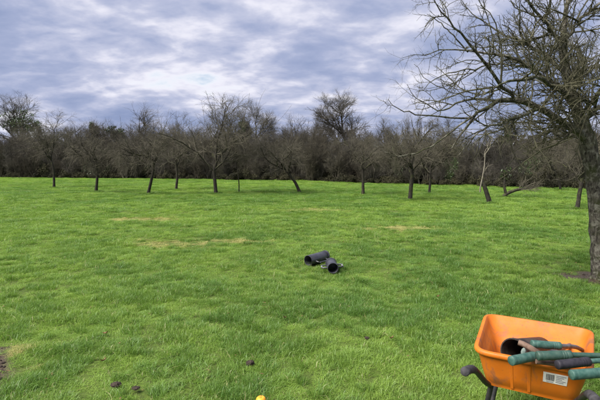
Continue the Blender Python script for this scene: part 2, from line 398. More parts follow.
def instancer(name, pts, idx, rot, scl, protos, extra=None):
    """one vertex cloud whose points carry copies of the meshes in protos"""
    me = bpy.data.meshes.new(name); me.vertices.add(len(pts))
    me.vertices.foreach_set('co', np.ascontiguousarray(pts, np.float32).ravel())
    a = me.attributes.new('idx', 'INT', 'POINT'); a.data.foreach_set('value', np.asarray(idx, np.int32))
    a = me.attributes.new('rot', 'FLOAT_VECTOR', 'POINT'); a.data.foreach_set('vector', np.ascontiguousarray(rot, np.float32).ravel())
    a = me.attributes.new('scl', 'FLOAT_VECTOR', 'POINT'); a.data.foreach_set('vector', np.ascontiguousarray(scl, np.float32).ravel())
    for k, v in (extra or {}).items():
        a = me.attributes.new(k, 'FLOAT', 'POINT'); a.data.foreach_set('value', np.asarray(v, np.float32))
    o = bpy.data.objects.new(name, me); COL.objects.link(o)
    g = bpy.data.node_groups.new(name, 'GeometryNodeTree')
    g.interface.new_socket('Geometry', in_out='INPUT', socket_type='NodeSocketGeometry')
    g.interface.new_socket('Geometry', in_out='OUTPUT', socket_type='NodeSocketGeometry')
    gi, go, jn = g.nodes.new('NodeGroupInput'), g.nodes.new('NodeGroupOutput'), g.nodes.new('GeometryNodeJoinGeometry')
    def attr(n, ty):
        q = g.nodes.new('GeometryNodeInputNamedAttribute'); q.data_type = ty; q.inputs['Name'].default_value = n; return q.outputs[0]
    ai, ar, asc = attr('idx', 'INT'), attr('rot', 'FLOAT_VECTOR'), attr('scl', 'FLOAT_VECTOR')
    for k, pm in enumerate(protos):
        po = bpy.data.objects.new(name + '_source', pm)
        oi = g.nodes.new('GeometryNodeObjectInfo'); oi.inputs['Object'].default_value = po
        cmp_ = g.nodes.new('FunctionNodeCompare'); cmp_.data_type = 'INT'; cmp_.operation = 'EQUAL'
        si = [s for s in cmp_.inputs if s.type == 'INT']; g.links.new(ai, si[0]); si[1].default_value = k
        ip = g.nodes.new('GeometryNodeInstanceOnPoints')
        g.links.new(gi.outputs[0], ip.inputs['Points']); g.links.new(cmp_.outputs[0], ip.inputs['Selection'])
        g.links.new(oi.outputs['Geometry'], ip.inputs['Instance'])
        g.links.new(ar, ip.inputs['Rotation']); g.links.new(asc, ip.inputs['Scale'])
        g.links.new(ip.outputs[0], jn.inputs[0])
    g.links.new(jn.outputs[0], go.inputs[0])
    md = o.modifiers.new('scatter', 'NODES'); md.node_group = g
    return o

def shrub_proto(seed, mat):
    """bare multi-stemmed thicket shrub, about 1 unit tall"""
    rng = np.random.default_rng(seed)
    ns = 9; P, Rr = [], []
    for i in range(ns):
        a = rng.uniform(0, 2 * math.pi); b = rng.uniform(0.05, 0.35); l = rng.uniform(0.65, 1.0)
        c = np.array((math.cos(a), math.sin(a)))
        rows = [(*(c * 0.05), 0, 0.011), (*(c * (0.05 + b * 0.4)), l * 0.35, 0.009), (*(c * (0.05 + b * 0.75)), l * 0.7, 0.006), (*(c * (0.05 + b)), l, 0.002)]
        rs = resample(rows, 7); rs[1:, :3] += rng.normal(size=(6, 3)) * 0.015; P.append(rs[:, :3]); Rr.append(rs[:, 3])
    P, Rr = np.array(P), np.array(Rr)
    P2, R2 = branches(rng, P, Rr, 14, 0.08, 1.0, (0.3, 1.0), 0.36, 0.4, 0.0042, 6, 0.16, 0.04, 0.4)
    P3, R3 = branches(rng, P2, R2, 9, 0.1, 1.0, (0.3, 1.1), 0.17, 0.4, 0.0024, 4, 0.2, 0.02, 0.5)
    P4, R4 = branches(rng, P3, R3, 3, 0.1, 1.0, (0.3, 1.1), 0.075, 0.4, 0.0017, 3, 0.2, 0.0, 0.6)
    V, Q = merge([tubes(P, Rr, 5), tubes(P2, R2, 3), tubes(P3, R3, 3), tubes(P4, R4, 3)])
    V[:, 2] = np.abs(V[:, 2])
    return fast_mesh('thicket_shrub', V, Q, mat)
def bramble_proto(seed, mat=None, n=4200, size=0.045):
    """dense low mound of dark bramble and ivy leaves"""
    rng = np.random.default_rng(seed)
    C = [(rng.normal() * 0.4, rng.normal() * 0.4, rng.uniform(0.1, 0.75), 0.35, 0.35, 0.28) for _ in range(14)]
    V, Q = leaf_cloud(rng, C, n, size); V[:, 2] = np.abs(V[:, 2])
    return fast_mesh('bramble_mound', V, Q, mat or M_THICK)

def build_hedge():
    rng = np.random.default_rng(77)
    protos = [shrub_proto(s, m) for s, m in ((1, M_TWIG_FAR), (2, M_TWIG_FAR), (3, M_TWIG_RED), (4, M_TWIG_RED), (5, M_TWIG_FAR), (6, M_TWIG))]
    protos += [bramble_proto(s) for s in (1, 2, 3)] + [bramble_proto(s, M_IVY, 2600, .04) for s in (4, 5)]
    pts, idx, rot, scl = [], [], [], []
    def add(x, y, k, hx, hz):
        pts.append((x, y, -0.05)); idx.append(k); rot.append((0, 0, rng.uniform(0, 6.28))); scl.append((hx, hx, hz))
    for row, (off, sp, hk) in enumerate(((0.6, 1.3, 0.55), (1.8, 1.3, 0.78), (3.2, 1.5, 0.95), (5.0, 1.6, 1.02), (7.5, 2.0, 1.05), (10.5, 2.4, 1.1))):
        for x, y in hedge_pts(sp):
            d = y; full = np.interp(d, [28, 36, 55], [3.4, 4.0, 5.2])
            var = 0.66 + 0.68 * float(vnoise(x, y, 4.2, 21 + row))
            h = full * hk * var * rng.uniform(0.85, 1.12)
            add(x + rng.normal() * 0.6, y + off * (1 if row else 1) + rng.normal() * 0.4, int(rng.integers(0, 6)), h * rng.uniform(0.85, 1.15), h)
    for off, sp, h0 in ((0.5, 0.75, 0.75), (1.6, 0.9, 1.35), (3.0, 1.1, 2.0), (4.8, 1.2, 2.7), (7.5, 1.3, 3.3), (10.5, 1.4, 3.9)):
        for x, y in hedge_pts(sp):
            k = np.interp(y, [28, 55], [0.78, 1.0])
            h = h0 * k * (0.7 + 0.6 * float(vnoise(x, y, 2.5, 31))) * rng.uniform(0.8, 1.2)
            off2 = off + (float(vnoise(x, y, 2.2, 91)) - .55) * 2.0 * (off < 2.5)
            add(x + rng.normal() * 0.3, y + off2 + rng.normal() * 0.4, 6 + int(rng.integers(0, 3)), max(0.8, h * 0.75), h)
    for x, y in hedge_pts(1.5):
        if rng.random() < .42:
            k = np.interp(y, [28, 55], [0.75, 1.0]); h = rng.uniform(1.6, 4.6) * k
            add(x + rng.normal(), y + rng.uniform(1.0, 5.0), 9 + int(rng.integers(0, 2)), h * rng.uniform(.35, .6), h)
    o = instancer('hedgerow_thicket', pts, idx, rot, scl, protos)
    tag(o, 'dense brown winter thicket of bare shrubs and brambles along the field edge', 'hedge', kind='stuff')
build_hedge()

tall_tree('tall_tree', 24, 178, 95, 30, 66, 101, 'tall bare tree with bright green ivy at far left above the hedge', ivy=[(23, 119, 10, 7), (15, 126, 8, 7), (31, 127, 8, 6)], bright=True)
tall_tree('tall_tree', 62, 178, 122, 14, 62, 102, 'slim bare tree just right of the ivy-covered tree at far left', dens=0.8, r=0.11)
tall_tree('evergreen_tree', 95, 178, 128, 9, 64, 103, 'small dark ivy-clad tree top behind the second orchard trunk from left', ivy=[(95, 133, 5, 7)], dens=0.6, r=0.12)
tall_tree('tall_tree', 138, 178, 103, 20, 60, 104, 'tall thin spiky bare tree behind the third orchard trunk from left', upright=0.12, ang=(0.2, 0.5), dens=0.75, r=0.14)
tall_tree('tall_tree', 120, 178, 126, 14, 63, 114, 'low dark ivy-topped tree left of the spiky bare tree', ivy=[(118, 134, 9, 5)], dens=0.7, r=0.12)
tall_tree('tall_tree', 181, 178, 114, 14, 61, 105, 'narrow bare tree in the hedge between spiky tree and tall shoots', upright=0.1, dens=0.7, r=0.13)
tall_tree('tall_tree', 228, 178, 110, 18, 60, 115, 'bare upright tree just left of the domed tree', upright=0.1, dens=0.8, r=0.15)
tall_tree('tall_tree', 256, 178, 104, 22, 58, 126, 'rounded bare tree with a dark ivy clump on its left side, left of centre', ivy=[(244, 130, 6, 8)], dens=1.35, r=0.17, fork=.18, ang=(.3, .9))
tall_tree('tall_tree', 345, 178, 93, 34, 56, 107, 'largest round-crowned bare tree right of centre above the hedge', dens=1.35, r=0.22, fork=.2, ang=(.3, .9))
tall_tree('tall_tree', 318, 178, 112, 14, 58, 117, 'smaller bare tree at the left shoulder of the largest round tree', dens=0.8, r=0.13)
tall_tree('tall_tree', 382, 178, 118, 16, 52, 108, 'bare scrubby tree at the right shoulder of the largest round tree', dens=0.9, r=0.13)
tall_tree('tall_tree', 404, 178, 110, 7, 46, 109, 'slender pale birch-like tree, left one of a close pair', upright=0.14, ang=(0.25, 0.6), dens=0.7, r=0.08)
tall_tree('tall_tree', 417, 178, 113, 8, 46, 110, 'slender pale birch-like tree, right one of a close pair', upright=0.14, ang=(0.25, 0.6), dens=0.7, r=0.08)
tall_tree('tall_tree', 452, 178, 116, 18, 44, 111, 'bare tree in the hedge behind the drooping left limb of the near tree', dens=0.8, r=0.13)
tall_tree('tall_tree', 506, 178, 112, 14, 42, 112, 'dark ivy-wrapped tree in the hedge behind the leaning dead trunk', ivy=[(506, 150, 6, 14)], dens=0.9, r=0.16)
tall_tree('tall_tree', 556, 178, 120, 18, 40, 113, 'bare tree in the hedge left of the near trunk', dens=0.8, r=0.13)
tall_tree('tall_tree', 615, 178, 112, 22, 40, 118, 'bare tree in the hedge beyond the near trunk at right edge', dens=0.8, r=0.14)

# ------------------------------------------------------------------ orchard trees
def trunk_rows(pxs, base, rads, dz=0.0):
    out = []
    for (x, y), r in zip(pxs, rads):
        p = at_y(x, y, base[1]) - base; out.append((p[0], dz * p[2], max(p[2], 0.0), r))
    return out
ORCH = [  # trunk pixels from the ground up, top row, radii, spread, dens, sprouts, label
    ([(54, 188), (54, 176), (53, 166), (50, 158)], 118, (.11, .10, .09, .07), 1.5, 1.0, 0, 'leftmost bare orchard tree, its short dark trunk topped by a twiggy crown'),
    ([(96, 192), (97, 180), (97, 168), (96, 160)], 128, (.12, .10, .09, .07), 1.6, 1.0, 0, 'second bare orchard tree from the left with a straight stout trunk'),
    ([(148, 194), (151, 182), (153, 170), (154, 160)], 122, (.11, .10, .09, .07), 1.5, 1.0, 2, 'third orchard tree from the left, trunk tilted slightly to the right'),
    ([(176, 190), (177, 180), (177, 170), (175, 160)], 126, (.11, .10, .09, .07), 1.6, .9, 1, 'orchard tree set farther back between the tilted tree and the tall-shooted tree'),
    ([(216, 194), (215, 182), (214, 172), (217, 160)], 104, (.13, .12, .11, .09), 1.7, 1.1, 4, 'orchard tree with a pale forked crown and tall shoots rising highest of the row'),
    ([(239, 193), (239, 183), (238, 172), (238, 160)], 138, (.045, .04, .035, .03), .9, .7, 0, 'thin young orchard tree just right of the tall-shooted one'),
    ([(300, 193), (296, 184), (290, 175), (283, 166)], 130, (.12, .11, .10, .08), 1.7, 1.0, 0, 'orchard tree at centre whose trunk leans strongly to the left'),
    ([(363, 195), (363, 184), (363, 173), (362, 163)], 132, (.12, .10, .09, .08), 1.6, 1.0, 0, 'upright orchard tree right of centre below the largest round tree'),
    ([(410, 200), (411, 188), (412, 176), (411, 164)], 122, (.13, .12, .11, .09), 1.7, 1.1, 1, 'stout orchard tree right of centre with greyish trunk below the slender pair'),
    ([(429, 194), (430, 184), (430, 174), (431, 166)], 130, (.09, .085, .08, .06), 1.4, .9, 0, 'slimmer orchard tree immediately right of the stout greyish trunk'),
    ([(561, 190), (558, 180), (554, 170), (548, 160)], 130, (.09, .085, .08, .065), 1.3, .9, 0, 'small orchard tree with pale trunk leaning left near the right side'),
    ([(577, 209), (579, 197), (581, 185), (584, 170)], 120, (.10, .09, .085, .07), 1.4, .9, 0, 'orchard tree just left of the near trunk, leaning right'),
]
for i, (px, top, rads, spread, dens, spr, label) in enumerate(ORCH):
    b = on_ground(*px[0]); H = at_y(px[0][0], top, b[1])[2] - b[2]
    orchard_tree('orchard_tree', b, H, 500 + i, label, trunk_rows(px, b, [v * .76 for v in rads]), spread, dens * .88, sprouts=spr, thick=rads[0] * .9)

def dead_trees():
    # dark leaning stump with a pale bare bough
    b = on_ground(490, 203.5); rng = np.random.default_rng(9)
    root = empty('dead_tree', b); tag(root, 'dead leaning tree with a dark stump and long pale peeled bough', 'dead tree', 'dead or fallen orchard trees')
    dk = resample(trunk_rows([(490, 203.5), (487, 194), (484, 185), (482, 180)], b, (.10, .09, .08, .06)), 8); dk[0, 2] -= .05
    link_obj('trunk', fast_mesh('trunk', *tubes(dk[None, :, :3], dk[None, :, 3], 9), M_BARK), root)
    def line(px, r0, r1, dy):
        rows = []
        for j, (x, y) in enumerate(px):
            p = at_y(x, y, b[1]) - b; f = j / (len(px) - 1)
            rows.append((p[0], dy * f, p[2], r0 + (r1 - r0) * f))
        k = resample(rows, 12); k[1:, :3] += rng.normal(size=(11, 3)) * .012; return k
    ls = [line([(480, 192), (481, 182), (484, 165), (484, 155), (488, 148), (491, 135)], .032, .013, -.2),
          line([(484, 157), (486, 151), (489, 147), (490, 141)], .012, .005, .25)]
    P = np.array([l[:, :3] for l in ls]); Rr = np.array([l[:, 3] for l in ls])
    P2, R2 = branches(rng, P, Rr, 7, .3, 1, (.4, 1.1), .6, .4, .009, 5, .2, .02)
    link_obj('bough', fast_mesh('bough', *merge([tubes(P, Rr, 7), tubes(P2, R2, 4)]), M_PALE), root)
    # low, nearly fallen trunk
    b2 = on_ground(502, 197.5)
    root = empty('fallen_tree', b2); tag(root, 'nearly fallen dark trunk slanting low to the right with a short upright stub', 'dead tree', 'dead or fallen orchard trees')
    rows = []
    for (x, y), r in zip([(502, 197.5), (508, 193), (516, 190), (524, 188.5), (533, 187.5)], (.09, .085, .075, .06, .05)):
        p = at_y(x, y, b2[1]) - b2; rows.append((p[0], 0, p[2] , r))
    k = resample(rows, 10); k[0, 2] -= .03
    link_obj('trunk', fast_mesh('trunk', *tubes(k[None, :, :3], k[None, :, 3], 9), M_BARK), root)
    rows = [(*(at_y(x, y, b2[1]) - b2)[[0, 2]], r) for (x, y), r in zip([(506, 194), (504.5, 187), (504.5, 179)], (.07, .06, .04))]
    k2 = resample([(a, 0.0, c, r) for a, c, r in rows], 7)
    P = np.stack([k[:, :3], np.vstack([k2[:, :3], k2[-1:, :3], k2[-1:, :3], k2[-1:, :3]])[:10]]); Rr = np.stack([k[:, 3], np.concatenate([k2[:, 3], [.04] * 3])])
    link_obj('stub', fast_mesh('stub', *tubes(k2[None, :, :3], k2[None, :, 3], 8), M_BARK), root)
    P2, R2 = branches(rng, k[None, 4:, :3], k[None, 4:, 3], 16, .1, 1, (.3, 1.1), 1.1, .4, .018, 6, .2, .05)
    P3, R3 = branches(rng, P2, R2, 8, .1, 1, (.3, 1.1), .5, .4, .008, 4, .2, .03)
    link_obj('crown', fast_mesh('crown', *merge([tubes(P2, R2, 4), tubes(P3, R3, 3)]), M_TWIG), root)
dead_trees()

# ------------------------------------------------------------------ near apple tree
def near_tree():
    rng = np.random.default_rng(42)
    base = on_ground(602, 279); Y0 = base[1]
    root = empty('apple_tree', base); tag(root, 'large gnarled bare tree close by at right, mossy trunk standing in a bare mud ring', 'tree')
    def line(rows, k=14, wig=0.012):
        pts = []
        for x, y, dy, r in rows:
            p = at_y(x, y, Y0 + dy) - base; pts.append((*p, r))
        l = resample(pts, k); l[1:-1, :3] += rng.normal(size=(k - 2, 3)) * wig; return l
    trunk = line([(602, 281, 0, .155), (601.5, 273, 0, .118), (599, 240, 0, .104), (596, 200, 0.02, .100), (592, 165, .03, .100), (586, 138, .04, .104), (578, 112, .05, .070),
                  (570, 88, .05, .060), (565, 62, .08, .050), (564, 38, .1, .038), (566, 10, .1, .027), (572, -30, .1, .025), (574, -62, .1, .012)], 44, .008)
    # lumpy trunk
    V, Q = tubes(trunk[None, :, :3], trunk[None, :, 3], 18)
    V2 = V.copy(); c = np.repeat(trunk[:, :3], 18, axis=0); dirs = V - c
    lump = 1 + 0.24 * (vnoise(np.arctan2(dirs[:, 1], dirs[:, 0]) * 0.6 + 5, V[:, 2], 0.22, 5) - .5) + 0.16 * (vnoise(np.arctan2(dirs[:, 1], dirs[:, 0]) + 9, V[:, 2], 0.08, 6) - .5)
    V2 = c + dirs * lump[:, None]
    link_obj('trunk', fast_mesh('trunk', V2, Q, M_NEAR), root)
    defs = [
        [(584, 138, .0, .085), (572, 127, -.15, .08), (556, 117, -.3, .07), (536, 107, -.45, .062), (516, 100, -.6, .052), (497, 101, -.75, .042), (480, 112, -.85, .032), (464, 130, -.95, .020), (452, 148, -1.0, .008)],
        [(514, 100, -.6, .036), (503, 87, -.75, .033), (490, 69, -.95, .027), (472, 48, -1.1, .022), (455, 29, -1.2, .017), (443, 11, -1.3, .012), (432, -6, -1.35, .006)],
        [(576, 110, .05, .055), (558, 88, -.05, .048), (536, 70, -.1, .04), (510, 58, -.1, .03), (480, 52, -.1, .021), (450, 50, -.15, .014), (425, 54, -.2, .008), (402, 58, -.2, .004)],
        [(585, 136, .05, .055), (572, 134, .2, .05), (558, 133, .35, .045), (545, 132, .5, .04), (534, 124, .6, .028), (518, 122, .7, .018), (498, 130, .8, .007)],
        [(580, 124, .0, .06), (598, 108, -.1, .055), (622, 92, -.2, .045), (655, 82, -.2, .03), (690, 84, -.2, .012)],
        [(566, 74, .05, .045), (546, 56, .3, .04), (522, 42, .5, .03), (496, 30, .7, .02), (470, 10, .85, .010), (455, -4, .9, .005)],
        [(563, 44, .1, .04), (546, 24, -.1, .032), (530, 4, -.3, .024), (518, -22, -.4, .012)],
        [(564, 40, .1, .04), (580, 20, .0, .032), (602, 2, -.1, .022), (625, -18, -.2, .010)],
        [(575, 104, .0, .05), (562, 92, -.5, .044), (548, 82, -.95, .036), (528, 78, -1.3, .027), (505, 84, -1.55, .018), (482, 96, -1.75, .008)],
        [(572, 96, .05, .05), (580, 80, .6, .045), (585, 62, 1.1, .034), (575, 48, 1.6, .022), (560, 40, 2.0, .010)],
        [(580, 120, .0, .05), (590, 104, -.6, .044), (606, 90, -1.1, .034), (622, 84, -1.5, .022), (640, 90, -1.8, .010)],
        [(540, 109, -.45, .035), (522, 116, -.6, .03), (504, 122, -.75, .024), (486, 128, -.85, .018), (470, 140, -.95, .012), (458, 156, -1.0, .006)],
        [(495, 101, -.75, .026), (476, 98, -.8, .022), (456, 104, -.85, .017), (438, 110, -.9, .012), (420, 100, -.95, .008), (407, 84, -.95, .004)],
        [(510, 58, -.1, .02), (488, 66, -.2, .017), (462, 70, -.3, .013), (436, 78, -.35, .009), (416, 92, -.4, .005)],
    ]
    for d in defs:
        for k in range(len(d)): d[k] = (*d[k][:3], d[k][3] * .62)
    defs += [
        [(470, 118, -.9, .012), (440, 117, -1.0, .009), (412, 113, -1.05, .007), (398, 108, -1.1, .005), (388, 99, -1.1, .003)],
        [(476, 114, -.9, .012), (452, 132, -1.1, .009), (428, 148, -1.2, .007), (402, 156, -1.25, .005), (380, 150, -1.3, .003)],
        [(468, 52, -.1, .010), (452, 34, -.2, .008), (440, 22, -.2, .006), (427, 14, -.2, .003)],
        [(474, 98.5, -.8, .006), (452, 92, -.88, .005), (430, 82, -.9, .004), (414, 64, -.9, .0025)],
    ]
    L = [line(d, 14, .014 if i < 14 else .007) for i, d in enumerate(defs)]
    for l in L:
        link_obj('limb', fast_mesh('limb', *tubes(l[None, :, :3], l[None, :, 3], 9), M_NEAR), root)
    P = np.array([l[:, :3] for l in L] + [resample(trunk[22:], 14)[:, :3]]); Rr = np.array([l[:, 3] for l in L] + [resample(trunk[22:], 14)[:, 3]])
    seglen = np.linalg.norm(np.diff(P, axis=1), axis=2).sum(1)
    seglen[14:18] *= .35
    P2, R2 = branches(rng, P, Rr, 12, 0.10, 1.0, (0.45, 1.15), 0.92, 0.5, 0.0115, 8, 0.19, 0.035, 0.3, weights=seglen, shrink=0.80, bias=1.5)
    P2b, R2b = branches(rng, P, Rr, 5, 0.15, 0.95, (0.6, 1.3), 0.60, 0.5, 0.0075, 8, 0.15, -0.05, 0.35, weights=seglen, shrink=0.6, bias=1.3)
    A, B = np.concatenate([P2, P2b]), np.concatenate([R2, R2b])
    reach = A[:, 0, 0]                                  # the outer left of the crown is thin
    ok = rng.random(len(A)) < np.interp(reach, [-2.6, -1.7, -1.1], [.15, .40, 1.0]); A, B = A[ok], B[ok]
    P3, R3 = branches(rng, A, B, 6, 0.1, 1.0, (0.5, 1.3), 0.32, 0.55, 0.0056, 5, 0.22, 0.03, 0.45)
    P4, R4 = branches(rng, P3, R3, 4, 0.1, 1.0, (0.6, 1.4), 0.085, 0.5, 0.0036, 3, 0.2, 0.05, 0.7)
    P5, R5 = branches(rng, A, B, 7, 0.05, 1.0, (0.8, 1.5), 0.05, 0.5, 0.0042, 3, 0.2, 0.08, 0.8)
    link_obj('crown', fast_mesh('crown', *merge([tubes(A, B, 5), tubes(P3, R3, 4), tubes(P4, R4, 3), tubes(P5, R5, 3)]), M_TWIG_NEAR), root)
near_tree()

# ------------------------------------------------------------------ post rammers on the lawn
def rounded_tube(p0, p1, r_out, r_in, n=28, closed=True, bevel=0.004):
    """hollow tube open at p0; returns verts, faces"""
    p0, p1 = np.array(p0, float), np.array(p1, float); d = p1 - p0; Ln = np.linalg.norm(d); d /= Ln
    a = np.array((0, 0, 1.0)) if abs(d[2]) < .9 else np.array((1.0, 0, 0))
    u = np.cross(d, a); u /= np.linalg.norm(u); w = np.cross(d, u)
    prof = [(r_in, Ln - 0.03 if closed else Ln), (r_in, bevel), (r_in + bevel * .5, 0), (r_out - bevel * .5, 0), (r_out, bevel), (r_out, Ln - bevel * 2), (r_out - bevel * 2, Ln)]
    V, Fc = [], []
    th = [2 * math.pi * i / n for i in range(n)]
    for r, s in prof:
        for t in th: V.append(p0 + d * s + r * (math.cos(t) * u + math.sin(t) * w))
    for j in range(len(prof) - 1):
        for i in range(n):
            k = (i + 1) % n; Fc.append((j * n + i, j * n + k, (j + 1) * n + k, (j + 1) * n + i))
    if closed: Fc.append(tuple(range(n))[::-1]); Fc.append(tuple((len(prof) - 1) * n + i for i in range(n)))
    return V, Fc
def rod(pts, r, sides=10, k=None, caps=True):
    """pts rows (x,y,z) or (x,y,z,r)"""
    pts = [(*p, r) if len(p) == 3 else p for p in pts]
    rs = resample(pts, k) if k else np.array(pts, float)
    V, Q = tubes(rs[None, :, :3], rs[None, :, 3], sides)
    Fc = [tuple(int(v) for v in q) for q in Q]
    if caps:
        Fc.append(tuple(range(sides))[::-1]); Fc.append(tuple(len(V) - sides + i for i in range(sides)))
    return [tuple(v) for v in V], Fc
def join(*vf):
    V, Fc = [], []
    for v, f in vf:
        o = len(V); V += list(v); Fc += [tuple(i + o for i in q) for q in f]
    return V, Fc

M_BLACK = simple('worn_black_steel', (0.022, 0.022, 0.028), (0.05, 0.05, 0.062), 14, 0.36, 0.06, spec=0.7)
M_BRIGHT = simple('rubbed_bare_steel', (0.30, 0.30, 0.31), (0.48, 0.48, 0.5), 30, 0.4, 0.05, metallic=0.6)
RAMMERS = []
def post_rammer(open_px, end_px, r, label, roll, h_bright, length_z=(0, 0)):
    b = on_ground(*open_px); e = on_ground(*end_px)
    d = (e - b); d[2] = 0; Ln = float(np.linalg.norm(d)); yaw = math.atan2(d[1], d[0])
    lift = r + 0.012
    root = empty('post_rammer', (b[0], b[1], float(gheight(b[0], b[1]))), yaw); tag(root, label, 'post rammer', 'black post rammers lying on the lawn')
    RAMMERS.append((b[0], b[1], e[0], e[1], r))
    # local +x runs from the open end to the closed end
    mesh_obj('tube', *rounded_tube((0, 0, lift), (Ln, 0, lift + 0.01), r, r - 0.008), M_BLACK, root)
    mesh_obj('collar', *rounded_tube((Ln - 0.03, 0, lift + 0.01), (Ln + 0.012, 0, lift + 0.011), r + 0.006, r - 0.02), M_BLACK, root)
    for s in (-1, 1):
        ca, sa = math.cos(roll), math.sin(roll)
        def q(x, out): return (x, s * out * ca, lift + s * out * sa)
        o = r + 0.075
        h = mesh_obj('handle', *rod([q(Ln * .22, r - .004), q(Ln * .22, o - .02), q(Ln * .26, o), q(Ln * .5, o), q(Ln * .74, o), q(Ln * .78, o - .02), q(Ln * .78, r - .004)], 0.0115, 10), M_BLACK, root)
        if h_bright:
            mesh_obj('worn_patch', *rod([q(Ln * .30, o), q(Ln * .60, o)], 0.0128, 10), M_BRIGHT, h)
    return root
post_rammer((308, 266.5), (325.5, 261.0), 0.085, 'longer black tube-shaped post rammer lying sideways on the grass, farther left', R(9), False)
post_rammer((333.0, 274.5), (331.0, 269.0), 0.083, 'shorter black post rammer with side handles, open end facing the camera', R(-4), True)

# ------------------------------------------------------------------ wheelbarrow
def barrow_plastic():
    m, t, b = material('scuffed_orange_plastic')
    pos = N(t, 'ShaderNodeNewGeometry').outputs['Position']
    n1 = noise(t, pos, 5, 5, 0.6); n2 = noise(t, pos, 22, 6, 0.7, 0.6)
    st = N(t, 'ShaderNodeMapping'); link(t, pos, st.inputs[0]); st.inputs['Scale'].default_value = (1, 1, 0.35); st.inputs['Rotation'].default_value = (0, 0, R(30))
    n3 = noise(t, st.outputs[0], 9, 6, 0.7, 0.4)
    c = mix(t, ramp(t, n1, [(0.35, 0.0), (0.7, 1.0)]), (0.47, 0.112, 0.005), (0.53, 0.150, 0.012))
    c = mix(t, math_node(t, 'MULTIPLY', ramp(t, n3, [(0.54, 0.0), (0.66, 1.0)]), 0.62), c, (0.13, 0.075, 0.055))
    c = mix(t, math_node(t, 'MULTIPLY', ramp(t, n2, [(0.66, 0.0), (0.76, 1.0)]), 0.5), c, (0.56, 0.33, 0.05))
    n5 = noise(t, pos, 70, 4, 0.6); n6 = noise(t, pos, 3.2, 3, 0.5)
    sp = math_node(t, 'MULTIPLY', ramp(t, n5, [(0.60, 0.0), (0.68, 1.0)]), ramp(t, n6, [(0.42, 0.0), (0.62, 0.8)]))
    c = mix(t, sp, c, (0.075, 0.05, 0.035))
    link(t, c, b.inputs['Base Color']); b.inputs['Specular IOR Level'].default_value = 0.35
    link(t, ramp(t, n2, [(0.3, 0.42), (0.7, 0.62)]), b.inputs['Roughness'])
    bp = N(t, 'ShaderNodeBump'); bp.inputs['Strength'].default_value = 0.12; bp.inputs['Distance'].default_value = 0.004
    link(t, n2, bp.inputs['Height']); link(t, bp.outputs[0], b.inputs['Normal'])
    return m
M_ORANGE = barrow_plastic()
M_FRAME = simple('black_painted_tube', (0.014, 0.014, 0.016), (0.035, 0.032, 0.03), 30, 0.45, 0.05, spec=0.5)
M_RUBBER = simple('grey_black_rubber', (0.025, 0.024, 0.027), (0.06, 0.056, 0.062), 40, 0.75, 0.2)
M_WHITE = simple('sticker_paper', (0.62, 0.60, 0.56), (0.74, 0.72, 0.69), 30, 0.6, 0.0)
M_INK = simple('printed_ink', (0.03, 0.03, 0.04), (0.07, 0.07, 0.08), 60, 0.6, 0.0)
M_INKG = simple('grey_print', (0.22, 0.22, 0.23), (0.33, 0.33, 0.33), 60, 0.6, 0.0)
M_RIM = simple('wheel_rim_steel', (0.25, 0.25, 0.25), (0.35, 0.34, 0.33), 20, 0.5, 0.0, metallic=0.4)

